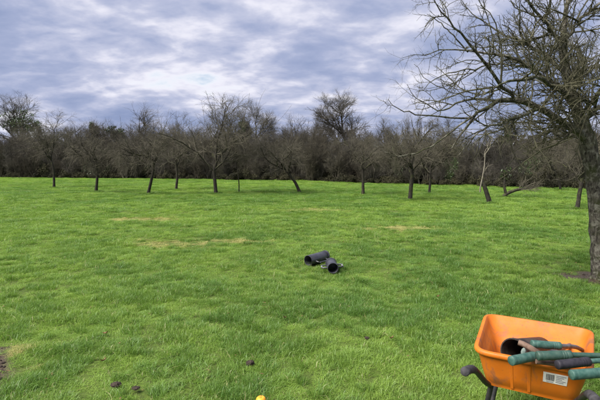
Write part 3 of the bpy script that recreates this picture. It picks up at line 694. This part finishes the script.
def quad_loop(corners, rad, seg=6):
    """corners: 4 rows (x,y,z); rounded loop of 4*(seg+1) points"""
    c = [np.array(p, float) for p in corners]; out = []
    for i in range(4):
        p, q, n = c[i - 1], c[i], c[(i + 1) % 4]
        a = q + (p - q) / np.linalg.norm(p - q) * rad; b = q + (n - q) / np.linalg.norm(n - q) * rad
        for j in range(seg + 1):
            t = j / seg; out.append((1 - t) ** 2 * a + 2 * t * (1 - t) * q + t * t * b)
    return out
def wheelbarrow():
    fl, fr, bl, br = at_z(479, 347, .62), at_z(588, 372.5, .62), at_z(490.5, 311.5, .62), at_z(589, 333, .62)
    near, far = (fl + fr) / 2, (bl + br) / 2
    ctr = (near + far) / 2; fwd = far - near; Lh = np.linalg.norm(fwd[:2]) / 2
    yaw = math.atan2(-fwd[0], fwd[1])
    hn, hf = np.linalg.norm(fr - fl) / 2, np.linalg.norm(br - bl) / 2
    gz = float(gheight(ctr[0], ctr[1]))
    root = empty('wheelbarrow', (ctr[0], ctr[1], gz), yaw); tag(root, 'orange plastic wheelbarrow on black tube frame, holding green-gripped tools', 'wheelbarrow')
    zt = 0.62 - gz; zb = zt - 0.205
    def lp(off, z, f=0.0, rad=0.07):
        """f = 0 at the rim, 1 at the floor of the tray"""
        yn, yf = -Lh + .045 * f, Lh - .17 * f; a, b_ = hn - .035 * f, hf - .085 * f
        return quad_loop([(-a - off, yn - off, z), (a + off, yn - off, z), (b_ + off, yf + off, z), (-b_ - off, yf + off, z)], rad + off)
    loops = [lp(0, zb, .97, .05), lp(.001, zb + .02, .93, .06)] + [lp(.004, zb + (zt - .03 - zb) * f, 1 - f, .07) for f in (.15, .4, .7, .9)]
    loops += [lp(.005, zt - .026, .03), lp(.020, zt - .024), lp(.0235, zt - .018), lp(.0235, zt - .006), lp(.018, zt), lp(.004, zt + .001), lp(-.002, zt - .006)]
    loops += [lp(-.003 if f < .37 else -.012, zt - .004 - (zt - zb - .012) * f, f) for f in (.12, .35, .385, .7, .92)] + [lp(-.012, zb + .006, .97, .05)]
    V = [p for l in loops for p in l]; n = len(loops[0]); Fc = []
    for j in range(len(loops) - 1):
        for i in range(n):
            k = (i + 1) % n; Fc.append((j * n + i, j * n + k, (j + 1) * n + k, (j + 1) * n + i))
    Fc.append(tuple(range(n))[::-1]); Fc.append(tuple((len(loops) - 1) * n + i for i in range(n)))
    tray = mesh_obj('tray', V, Fc, M_ORANGE, root)
    # raised ribs down the near face
    def face_pt(u, f, out):      # u across, f 0 rim .. 1 floor, out towards the operator
        return (u * (1 - .08 * f), -Lh + .045 * f - out, zt - .03 - (zt - .03 - zb) * f)
    for u in (-.085, -.0):
        V = []; 
        for f in (.03, .5, .93):
            for du, o in ((-.008, .0035), (-.006, .0062), (.006, .0062), (.008, .0035)): V.append(face_pt(u + du, f, o))
        Fc = [(j * 4 + i, j * 4 + i + 1, j * 4 + 5 + i, j * 4 + 4 + i) for j in range(2) for i in range(3)]
        mesh_obj('rib', V, Fc, M_ORANGE, tray)
    # barcode sticker
    def panel(name, u0, u1, f0, f1, out, mat, par):
        V = [face_pt(u0, f1, out), face_pt(u1, f1, out), face_pt(u1, f0, out), face_pt(u0, f0, out), face_pt(u0, f1, out - .002), face_pt(u1, f1, out - .002), face_pt(u1, f0, out - .002), face_pt(u0, f0, out - .002)]
        return V, [(0, 1, 2, 3), (7, 6, 5, 4), (0, 4, 5, 1), (1, 5, 6, 2), (2, 6, 7, 3), (3, 7, 4, 0)]
    v, f = panel('s', .063, .171, .12, .45, .0065, M_WHITE, tray); st = mesh_obj('sticker', v, f, M_WHITE, tray, False)
    rng = random.Random(4); bars = []; u = .076
    while u < .113:
        w = rng.choice((.0014, .0022, .0034)); bars.append(panel('b', u, u + w, .17, .37, .0080, M_INK, None)); u += w + rng.choice((.0012, .002, .0026))
    mesh_obj('barcode', *join(*bars), M_INK, tray, False)
    mesh_obj('barcode_number', *panel('n', .078, .110, .395, .42, .0080, M_INKG, None), M_INKG, tray, False)
    for k in range(5):
        mesh_obj('print_line', *panel('l', .120, .163 - .008 * (k % 3), .165 + .052 * k, .19 + .052 * k, .0080, M_INKG, None), M_INKG, tray, False)
    # frame, handles, legs, wheel
    for s in (-1, 1):
        rail = [(s * .255, -.50, .56), (s * .245, -.42, .525), (s * .205, -.30, .415), (s * .19, -.22, .385), (s * .17, 0, .385), (s * .14, .22, .345), (s * .075, .45, .25), (s * .065, .62, .19)]
        mesh_obj('handle_rail', *rod([(*p, .0155) for p in rail], .0155, 12, 40), M_FRAME, root)
        g = mesh_obj('grip', *rod([(s * .247, -.435, .530, .019), (s * .2505, -.465, .545, .0205), (s * .257, -.515, .562, .021), (s * .263, -.56, .572, .0215), (s * .265, -.572, .574, .0225), (s * .266, -.583, .5755, .0225), (s * .2665, -.587, .576, .018)], .02, 16), M_RUBBER, root)
        mesh_obj('leg', *rod([(s * .185, -.235, .385), (s * .215, -.225, .20), (s * .225, -.205, .03), (s * .225, -.16, .006), (s * .225, -.10, .006), (s * .222, -.05, .03), (s * .20, .02, .20), (s * .168, .05, .375)], .0135, 10, 40), M_FRAME, root)
    mesh_obj('cross_bar', *rod([(-.19, -.215, .385), (.19, -.215, .385)], .013, 10), M_FRAME, root)
    mesh_obj('cross_bar', *rod([(-.155, .12, .362), (.155, .12, .362)], .013, 10), M_FRAME, root)
    mesh_obj('axle', *rod([(-.08, .62, .185), (.08, .62, .185)], .009, 10), M_FRAME, root)
    wl = empty('wheel', (0, .62, .185)); wl.parent = root
    def ring(Rm, r, w, nseg=36, nc=10):
        V, Fc = [], []
        for i in range(nseg):
            a = 2 * math.pi * i / nseg
            for j in range(nc):
                b2 = 2 * math.pi * j / nc; rr = Rm + r * math.cos(b2); V.append((w * math.sin(b2), rr * math.cos(a), rr * math.sin(a)))
        for i in range(nseg):
            for j in range(nc):
                i2, j2 = (i + 1) % nseg, (j + 1) % nc; Fc.append((i * nc + j, i2 * nc + j, i2 * nc + j2, i * nc + j2))
        return V, Fc
    mesh_obj('tyre', *ring(.15, .038, .04), M_RUBBER, wl)
    mesh_obj('rim', *join(ring(.115, .012, .03), rod([(-.035, 0, 0), (.035, 0, 0)], .025, 12), *[rod([(0, .02 * math.cos(a), .02 * math.sin(a)), (0, .108 * math.cos(a), .108 * math.sin(a))], .008, 8) for a in [i * math.pi / 3 for i in range(6)]]), M_RIM, wl)
    return ctr
wheelbarrow()

# ------------------------------------------------------------------ things in the barrow
M_GREEN = simple('green_grip_plastic', (0.022, 0.070, 0.056), (0.060, 0.120, 0.100), 40, 0.5, 0.06, spec=0.4)
M_GREEND = simple('dark_green_grip_plastic', (0.018, 0.055, 0.042), (0.045, 0.080, 0.062), 40, 0.5, 0.06, spec=0.4)
M_PURPLE = simple('dark_grip_rubber', (0.013, 0.012, 0.016), (0.032, 0.029, 0.038), 30, 0.6, 0.1)
M_KNOB = simple('chalky_grey_plastic', (0.10, 0.14, 0.125), (0.19, 0.22, 0.20), 60, 0.85, 0.2)
M_POT = simple('black_plastic', (0.014, 0.011, 0.009), (0.055, 0.042, 0.033), 22, 0.5, 0.3)
M_WOOD = simple('muddy_wood', (0.085, 0.05, 0.035), (0.18, 0.12, 0.09), 24, 0.85, 0.2)
M_STEEL = simple('dull_tool_steel', (0.10, 0.10, 0.105), (0.20, 0.19, 0.19), 30, 0.45, 0.1, metallic=0.5)
def tool(label, rows, grip_mat, shaft_mat, grip_r=.0215, name='garden_tool'):
    """rows: (px,py,z) grip start, grip end, then the shaft's further points"""
    p = [at_z(*r) for r in rows]; o = p[0]
    root = empty(name, o); tag(root, label, 'tool', 'green-gripped tools piled in the wheelbarrow')
    g0, g1 = p[0] - o, p[1] - o; d = g1 - g0
    pr = [(0, .90), (.012, .99), (.06, 1.0), (.10, 1.0), (.115, .955), (.13, 1.0), (.3, .985), (.6, .99), (.70, 1.0), (.715, .95), (.73, 1.0), (.77, 1.0), (.785, .95), (.80, 1.0), (.84, 1.0), (.855, .95), (.87, 1.0), (.93, 1.0), (.988, .97), (1.0, .88)]
    mesh_obj('grip', *rod([(*(g0 + d * t), grip_r * k) for t, k in pr], grip_r, 18), grip_mat, root)
    sh = [g0 + d * .05, g1] + [q - o for q in p[2:]]
    mesh_obj('shaft', *rod([tuple(q) for q in sh], grip_r * .56, 12, 24), shaft_mat, root)
    return root
tool('green tool grip poking leftmost over the near rim of the barrow', [(511, 361, .652), (537.5, 355.5, .650), (556, 351, .60), (575, 343, .50)], M_GREEN, M_STEEL, .0235)
tool('green tool grip lying farthest back in the barrow beneath the far wall', [(531.5, 344, .675), (560.5, 346, .665), (575, 347, .62), (582, 350, .56)], M_GREEN, M_STEEL, .0205)
tool('stout green grip across the middle of the pile with tapering right end', [(537, 356, .683), (571, 355, .690), (590, 355.5, .688), (615, 356, .688)], M_GREEND, M_GREEND, .0225)
tool('dark purplish grip across the right rim, its far end green', [(557, 365, .672), (589, 361.5, .678), (605, 360.5, .678), (625, 359, .678)], M_PURPLE, M_GREEN, .0215)
tool('green grip lowest at the right, overhanging the near right corner', [(571, 375, .655), (606, 372.5, .660), (630, 371, .66), (650, 370, .66)], M_GREEN, M_STEEL, .0225)
tool('slim green handle running out of frame behind the dark purplish grip', [(566, 357, .655), (612, 358.5, .668), (630, 359, .668), (645, 359.5, .668)], M_GREEN, M_STEEL, .0205)
def barrow_rest():
    a, b = at_z(513.5, 352, .572), at_z(541, 349, .50)
    root = empty('black_pot', a); tag(root, 'black open-mouthed pot lying on its side in the barrow under the tools', 'pot')
    mesh_obj('body', *rounded_tube((0, 0, 0), b - a, .070, .064), M_POT, root)
    dd = (b - a) / np.linalg.norm(b - a)
    mesh_obj('lip', *rounded_tube(-dd * .004, dd * .014, .075, .0655, closed=False), M_POT, root)
    pts = [at_z(518.5, 342.5, .69), at_z(525, 345, .685), at_z(532, 349, .68), at_z(540, 354, .655), at_z(553, 360, .60)]
    st = mesh_obj('wooden_stick', *rod([tuple(q - pts[0]) for q in pts], .0145, 12, 18), M_WOOD, None, True, pts[0])
    tag(st, 'muddy brown wooden stick slanting between the green grips', 'tool')
    c = at_z(523, 353.5, .652)
    V, Q = tubes(np.array([[(0, 0, -.012), (.002, .002, .004), (.006, .004, .018), (.008, .006, .026)]], float), np.array([[.008, .0115, .010, .004]]), 12)
    kn = mesh_obj('pale_knob', V, [tuple(int(i) for i in q) for q in Q] + [tuple(range(12))[::-1], tuple(len(V) - 12 + i for i in range(12))], M_KNOB, None, True, c)
    tag(kn, 'small pale grey knob behind the leftmost green grip', 'knob')
    pts = [at_z(536, 361.5, .64), at_z(552, 363.5, .635), at_z(570, 366.5, .635)]
    st = mesh_obj('wooden_stick', *rod([tuple(q - pts[0]) for q in pts], .012, 10, 8), M_WOOD, None, True, pts[0])
    tag(st, 'pale brown stick lying along the near rim below the dark grip', 'stick')
barrow_rest()

# ------------------------------------------------------------------ small things on the lawn
M_CLOD = simple('dark_earth', (0.018, 0.013, 0.010), (0.055, 0.04, 0.03), 40, 0.95, 0.6)
M_APPLE = simple('yellow_apple_skin', (0.72, 0.36, 0.03), (0.78, 0.24, 0.03), 18, 0.4, 0.02, lo=.4, hi=.75)
M_LEAF = simple('brown_leaf', (0.10, 0.055, 0.025), (0.20, 0.12, 0.055), 30, 0.8, 0.1)
def clod(px, py, r, label, seed, zs=0.7):
    rng = np.random.default_rng(seed); b = on_ground(px, py)
    bm = bmesh.new(); bmesh.ops.create_icosphere(bm, subdivisions=3, radius=1.0)
    V = np.array([v.co[:] for v in bm.verts]); Fc = [tuple(v.index for v in f.verts) for f in bm.faces]; bm.free()
    k = 1 + .5 * (vnoise(V[:, 0] * 2 + V[:, 2], V[:, 1] * 2 - V[:, 2], .5, seed) - .5) + .3 * (vnoise(V[:, 0] * 3 - V[:, 2], V[:, 1] * 3 + V[:, 2], .3, seed + 3) - .5)
    V = V * k[:, None] * np.array((r, r * .9, r * zs)); V[:, 2] += r * zs * .5 + .03
    o = mesh_obj('earth_clod', V, Fc, M_CLOD, None, True, b); tag(o, label, 'clod', 'dark earth clods in the grass')
clod(250.5, 368, .030, 'small dark earth clod in the grass left of the bottom centre', 3)
clod(116, 390, .034, 'dark earth clod near the bottom left corner of the lawn', 4, .5)
clod(136, 393, .026, 'smaller flat earth clod right of the one near the bottom left', 6, .4)
clod(367, 342, .022, 'tiny dark clod in the grass left of the wheelbarrow', 8, .6)
def apple():
    b = on_ground(261, 409); root = empty('apple', b); tag(root, 'yellow-orange apple half sunk in the grass at the bottom edge', 'apple')
    prof = [(0.0, .052), (.006, .0545), (.014, .058), (.022, .0575), (.029, .051), (.033, .040), (.033, .030), (.029, .017), (.020, .007), (.010, .004), (0.0, .007)]
    n = 24; V = [(r * math.cos(2 * math.pi * i / n), r * math.sin(2 * math.pi * i / n), z + .022) for r, z in prof for i in range(n)]
    Fc = [(j * n + i, (j + 1) * n + i, (j + 1) * n + (i + 1) % n, j * n + (i + 1) % n) for j in range(len(prof) - 1) for i in range(n)]
    mesh_obj('flesh', V, Fc, M_APPLE, root)
    mesh_obj('stalk', *rod([(0, 0, .074), (.002, .001, .085), (.006, .003, .092)], .0015, 6), M_LEAF, root)
apple()
def fallen_leaves():
    rng = random.Random(12)
    spots = [(106, 338, 'near the muddy path edge'), (392, 343, 'left of the wheelbarrow'), (104, 366, 'above the bottom left clods'), (285, 322, 'below the post rammers'), (438, 300, 'above and left of the wheelbarrow')]
    for i, (px, py, where) in enumerate(spots):
        b = on_ground(px, py); V, Fc = [], []
        L, W = rng.uniform(.02, .028), rng.uniform(.009, .013)
        for j in range(7):
            t = j / 6; w = W * math.sin(math.pi * min(1, t * .95 + .04)) ** .8
            for s in (-1, 0, 1): V.append((L * (t * 2 - 1), s * w, .01 * abs(s) + .012 * (t - .5) ** 2 * 4))
        for j in range(6):
            for s in range(2): Fc.append((j * 3 + s, j * 3 + s + 1, j * 3 + s + 4, j * 3 + s + 3))
        o = mesh_obj('fallen_leaf', V, Fc, M_LEAF, None, True, (b[0], b[1], b[2] + .042)); o.rotation_euler = (rng.uniform(-.5, .5), rng.uniform(-.4, .4), rng.uniform(0, 6))
        tag(o, 'curled brown fallen leaf on the grass ' + where, 'leaf', 'fallen brown leaves')
fallen_leaves()
def leaf_litter():
    rng = np.random.default_rng(31); n = 260
    y = 2.2 + 11 * rng.random(n) ** 1.6; x = rng.uniform(-.75, .75, n) * (y + .6)
    k = rng.random(n) < .35; x[k] = TREE_XY[0] - .4 + rng.normal(size=k.sum()) * 1.1; y[k] = TREE_XY[1] + rng.normal(size=k.sum()) * 1.0
    q = np.array([(-1, 0, 0), (-.2, .45, .1), (1, 0, .25), (-.2, -.45, .12)])
    a, t = rng.uniform(0, 6.283, n), rng.normal(size=n) * .4
    V = np.repeat(q[None], n, 0) * (rng.uniform(.009, .019, n))[:, None, None]
    V[:, :, 2] += V[:, :, 0] * np.sin(t)[:, None]
    c, sn = np.cos(a)[:, None], np.sin(a)[:, None]
    W = np.stack([V[:, :, 0] * c - V[:, :, 1] * sn, V[:, :, 0] * sn + V[:, :, 1] * c, V[:, :, 2]], -1) + np.stack([x, y, gheight(x, y) + rng.uniform(.025, .05, n)], 1)[:, None, :]
    me = fast_mesh('leaf_litter', W.reshape(-1, 3), np.arange(4 * n).reshape(-1, 4), M_LEAF)
    tag(link_obj('leaf_litter', me), 'tiny bits of brown leaf litter strewn through the grass', 'leaf litter', kind='stuff')
leaf_litter()

def soil_crumbs():
    rng = np.random.default_rng(88); n = 900
    k = rng.integers(0, len(MUD), n); C = np.array(MUD)[k]; a = rng.uniform(0, 6.283, n); q = np.sqrt(rng.random(n)) * 1.25
    x, y = C[:, 0] + C[:, 2] * q * np.cos(a), C[:, 1] + C[:, 3] * q * np.sin(a)
    ico = np.array([(1, 0, 0), (-1, 0, 0), (0, 1, 0), (0, -1, 0), (0, 0, 1), (0, 0, -1)], float)
    T = np.array([(0, 2, 4), (2, 1, 4), (1, 3, 4), (3, 0, 4), (2, 0, 5), (1, 2, 5), (3, 1, 5), (0, 3, 5)])
    s_ = rng.gamma(2.0, .0045, n)[:, None, None] + .003
    V = ico[None] * s_ * rng.uniform(.6, 1.3, (n, 6, 1)); V[:, :, 2] *= .7
    V += np.stack([x, y, gheight(x, y)], 1)[:, None, :]
    me = fast_mesh('soil_crumbs', V.reshape(-1, 3), None, M_CLOD, (np.arange(n)[:, None, None] * 6 + T[None]).reshape(-1, 3))
    tag(link_obj('soil_crumbs', me), 'crumbs of dark soil scattered over the bare mud patches', 'soil', kind='stuff')
soil_crumbs()

# ------------------------------------------------------------------ grass
def grass_material():
    m, t, b = material('meadow_grass')
    pos = N(t, 'ShaderNodeNewGeometry').outputs['Position']
    def inst(n):
        a = N(t, 'ShaderNodeAttribute', attribute_type='INSTANCER', attribute_name=n); return a.outputs['Fac']
    straw, hue, rnd = inst('straw'), inst('hue'), inst('rnd')
    tipn = N(t, 'ShaderNodeAttribute', attribute_name='tip').outputs['Fac']
    dry = N(t, 'ShaderNodeAttribute', attribute_name='dry').outputs['Fac']
    c = mix(t, hue, (0.046, 0.125, 0.015), (0.215, 0.325, 0.048))  # darker green of tall tufts, deepened further to paint in their shade
    c = mix(t, math_node(t, 'MULTIPLY', rnd, 0.45), c, (0.120, 0.230, 0.055))
    c = mix(t, math_node(t, 'MULTIPLY', tipn, 0.30), c, (0.27, 0.38, 0.10))
    c = mix(t, dry, c, (0.40, 0.37, 0.18))
    c = mix(t, math_node(t, 'MULTIPLY', straw, 0.85), c, (0.52, 0.44, 0.19))
    t.nodes.remove(b); out = t.nodes['Material Output']
    d = N(t, 'ShaderNodeBsdfDiffuse'); tr = N(t, 'ShaderNodeBsdfTranslucent'); gl = N(t, 'ShaderNodeBsdfGlossy')
    link(t, c, d.inputs[0]); link(t, mix(t, 0.5, c, (0.26, 0.46, 0.05)), tr.inputs[0]); gl.inputs['Roughness'].default_value = 0.38
    gl.inputs[0].default_value = (0.9, 0.95, 1, 1)
    s1 = N(t, 'ShaderNodeMixShader'); s1.inputs[0].default_value = 0.36; link(t, d.outputs[0], s1.inputs[1]); link(t, tr.outputs[0], s1.inputs[2])
    s2 = N(t, 'ShaderNodeMixShader'); s2.inputs[0].default_value = 0.018; link(t, s1.outputs[0], s2.inputs[1]); link(t, gl.outputs[0], s2.inputs[2])
    link(t, s2.outputs[0], out.inputs[0])
    return m
M_GRASS = grass_material()
def clump(seed, n, rad, h0, h1, w, lean):
    rng = np.random.default_rng(seed)
    a = rng.uniform(0, 2 * math.pi, n); rr = rad * np.sqrt(rng.random(n))
    base = np.stack([rr * np.cos(a), rr * np.sin(a), np.full(n, -.008)], 1)
    h = rng.uniform(h0, h1, n); az = rng.uniform(0, 2 * math.pi, n) * .7 + a * .3
    d = np.stack([np.cos(az), np.sin(az), np.zeros(n)], 1); side = np.stack([-np.sin(az), np.cos(az), np.zeros(n)], 1)
    tw = rng.uniform(-1, 1, n)[:, None]; side = side * np.cos(tw) + d * np.sin(tw)
    ln = rng.uniform(.15, 1.0, n) * lean
    ww = (w * rng.uniform(.6, 1.3, n))[:, None]
    mid = base + d * (h * ln * .35)[:, None]; mid[:, 2] += h * .58
    tip = base + d * (h * ln * 1.0)[:, None]; tip[:, 2] += h * (1.0 - .35 * ln)
    V = np.stack([base - side * ww * .5, base + side * ww * .5, mid + side * ww * .42, mid - side * ww * .42, tip], 1).reshape(-1, 3)
    o = np.arange(n)[:, None] * 5
    me = fast_mesh('grass_clump', V, o + np.array([[0, 1, 2, 3]]), M_GRASS, o + np.array([[3, 2, 4]]))
    me.attributes.new('tip', 'FLOAT', 'POINT').data.foreach_set('value', np.tile(np.array([0, 0, .5, .5, 1], np.float32), n))
    me.attributes.new('dry', 'FLOAT', 'POINT').data.foreach_set('value', np.repeat((rng.random(n) < .035).astype(np.float32), 5))
    return me
def build_grass():
    rng = np.random.default_rng(5)
    protos = [clump(i, 130, .080, .022, .070, .0034, 1.4) for i in range(4)] + [clump(10 + i, 120, .10, .018, .055, .0032, 1.8) for i in range(3)]
    protos += [clump(30 + i, 110, .060, .035, .095, .0034, 1.25) for i in range(3)]
    P = []
    def zone(y0, y1, dens, sxy, marg):
        area_w = lambda y: 0.72 * y + marg
        W = area_w(y1); n = int(2 * W * (y1 - y0) * dens)
        x = rng.uniform(-W, W, n); y = rng.uniform(y0, y1, n); k = np.abs(x) < area_w(y)
        P.append((x[k], y[k], np.full(k.sum(), sxy)))
    zone(0.6, 5.5, 165, 1.0, 1.6); zone(5.5, 9, 120, 1.15, 1.6); zone(9, 15, 55, 1.7, 2); zone(15, 27, 24, 2.5, 3); zone(27, 58, 9, 3.9, 4)
    n_base = sum(len(q[0]) for q in P)
    for bx0, by0 in [on_ground(*o_[0][0])[:2] for o_ in ORCH] + [on_ground(490, 203.5)[:2], on_ground(502, 197.5)[:2]]:   # longer grass round the trunks
        q = 26; aa = rng.uniform(0, 6.283, q); rr_ = .10 + .28 * rng.random(q); P.append((bx0 + rr_ * np.cos(aa), by0 + rr_ * np.sin(aa), np.full(q, 1.5)))
    zone(0.6, 6, 32, 1.0, 1.6); zone(6, 12, 20, 1.2, 2); zone(12, 24, 9, 1.7, 3)
    x, y, s = (np.concatenate(v) for v in zip(*P)); tus = np.arange(len(x)) >= n_base
    mud = ell(x, y, MUD, 0.6); straw = ell(x, y, STRAW, .9)
    hx = np.interp(y, HEDGE[::-1, 1] if HEDGE[0, 1] > HEDGE[-1, 1] else HEDGE[:, 1], HEDGE[::-1, 0] if HEDGE[0, 1] > HEDGE[-1, 1] else HEDGE[:, 0])
    tuft = vnoise(x, y, .38, 41) * .55 + vnoise(x, y, .15, 42) * .45
    broad = vnoise(x, y, 2.2, 43) * .6 + vnoise(x, y, .8, 44) * .4
    hz = 0.40 + 1.5 * np.clip((tuft - .36) * 2.6, 0, 1.25) * (0.55 + .7 * broad)
    hz *= (1 - .68 * straw) * (1 - .6 * mud)
    keep = rng.random(len(x)) > mud * 1.02
    for ax, ay, bx_, by, rr in RAMMERS:          # grass pressed flat under and in front of the rammers
        t = np.clip(((x - ax) * (bx_ - ax) + (y - ay) * (by - ay)) / ((bx_ - ax) ** 2 + (by - ay) ** 2), -0.35, 1.05)
        hz = np.where(np.hypot(x - ax - t * (bx_ - ax), y - ay - t * (by - ay)) < rr * 1.15, .22, hz)
    hz *= np.where(y > 12, 1.0, .88)
    hue = np.clip(.5 + (vnoise(x, y, 1.6, 51) - .5) * .9 + (vnoise(x, y, .5, 52) - .5) * .9 + (vnoise(x, y, .14, 54) - .5) * .6 + (vnoise(x, y, 7, 53) - .5) * .9 - (tuft - .5) * 1.5 + np.clip((y - 8) / 40, 0, .12), 0, 1)
    idx = np.where(rng.random(len(x)) < np.clip(vnoise(x, y, .9, 61) * 1.4 - .2, 0, 1), rng.integers(0, 4, len(x)), rng.integers(4, 7, len(x)))
    idx = np.where(tus, rng.integers(7, 10, len(x)), idx); hue = np.where(tus, hue * .35, hue); ring = tus & (s == 1.5); keep &= ~tus | ring | (vnoise(x, y, .55, 71) > .38)
    hz = np.where(tus, (.75 + .5 * rng.random(len(x))) * (1 - .7 * straw) * (1 - .6 * mud), hz) * np.where(ring, 1.6, 1.0)
    pts = np.stack([x, y, gheight(x, y)], 1)[keep]
    rot = np.stack([rng.normal(size=len(x)) * .1, rng.normal(size=len(x)) * .1, rng.uniform(0, 6.283, len(x))], 1)[keep]
    sxy = s * rng.uniform(.85, 1.2, len(x)) * (.8 + .2 * hz); scl = np.stack([sxy, sxy, hz * rng.uniform(.85, 1.15, len(x))], 1)[keep]
    o = instancer('grass', pts, idx[keep], rot, scl, protos, {'straw': np.minimum(1, straw[keep] * rng.uniform(.6, 1.3, keep.sum())), 'hue': hue[keep], 'rnd': rng.random(keep.sum())})
    tag(o, 'lush tufted green grass of the meadow', 'grass', kind='stuff')
    print('grass clumps', len(pts))
build_grass()
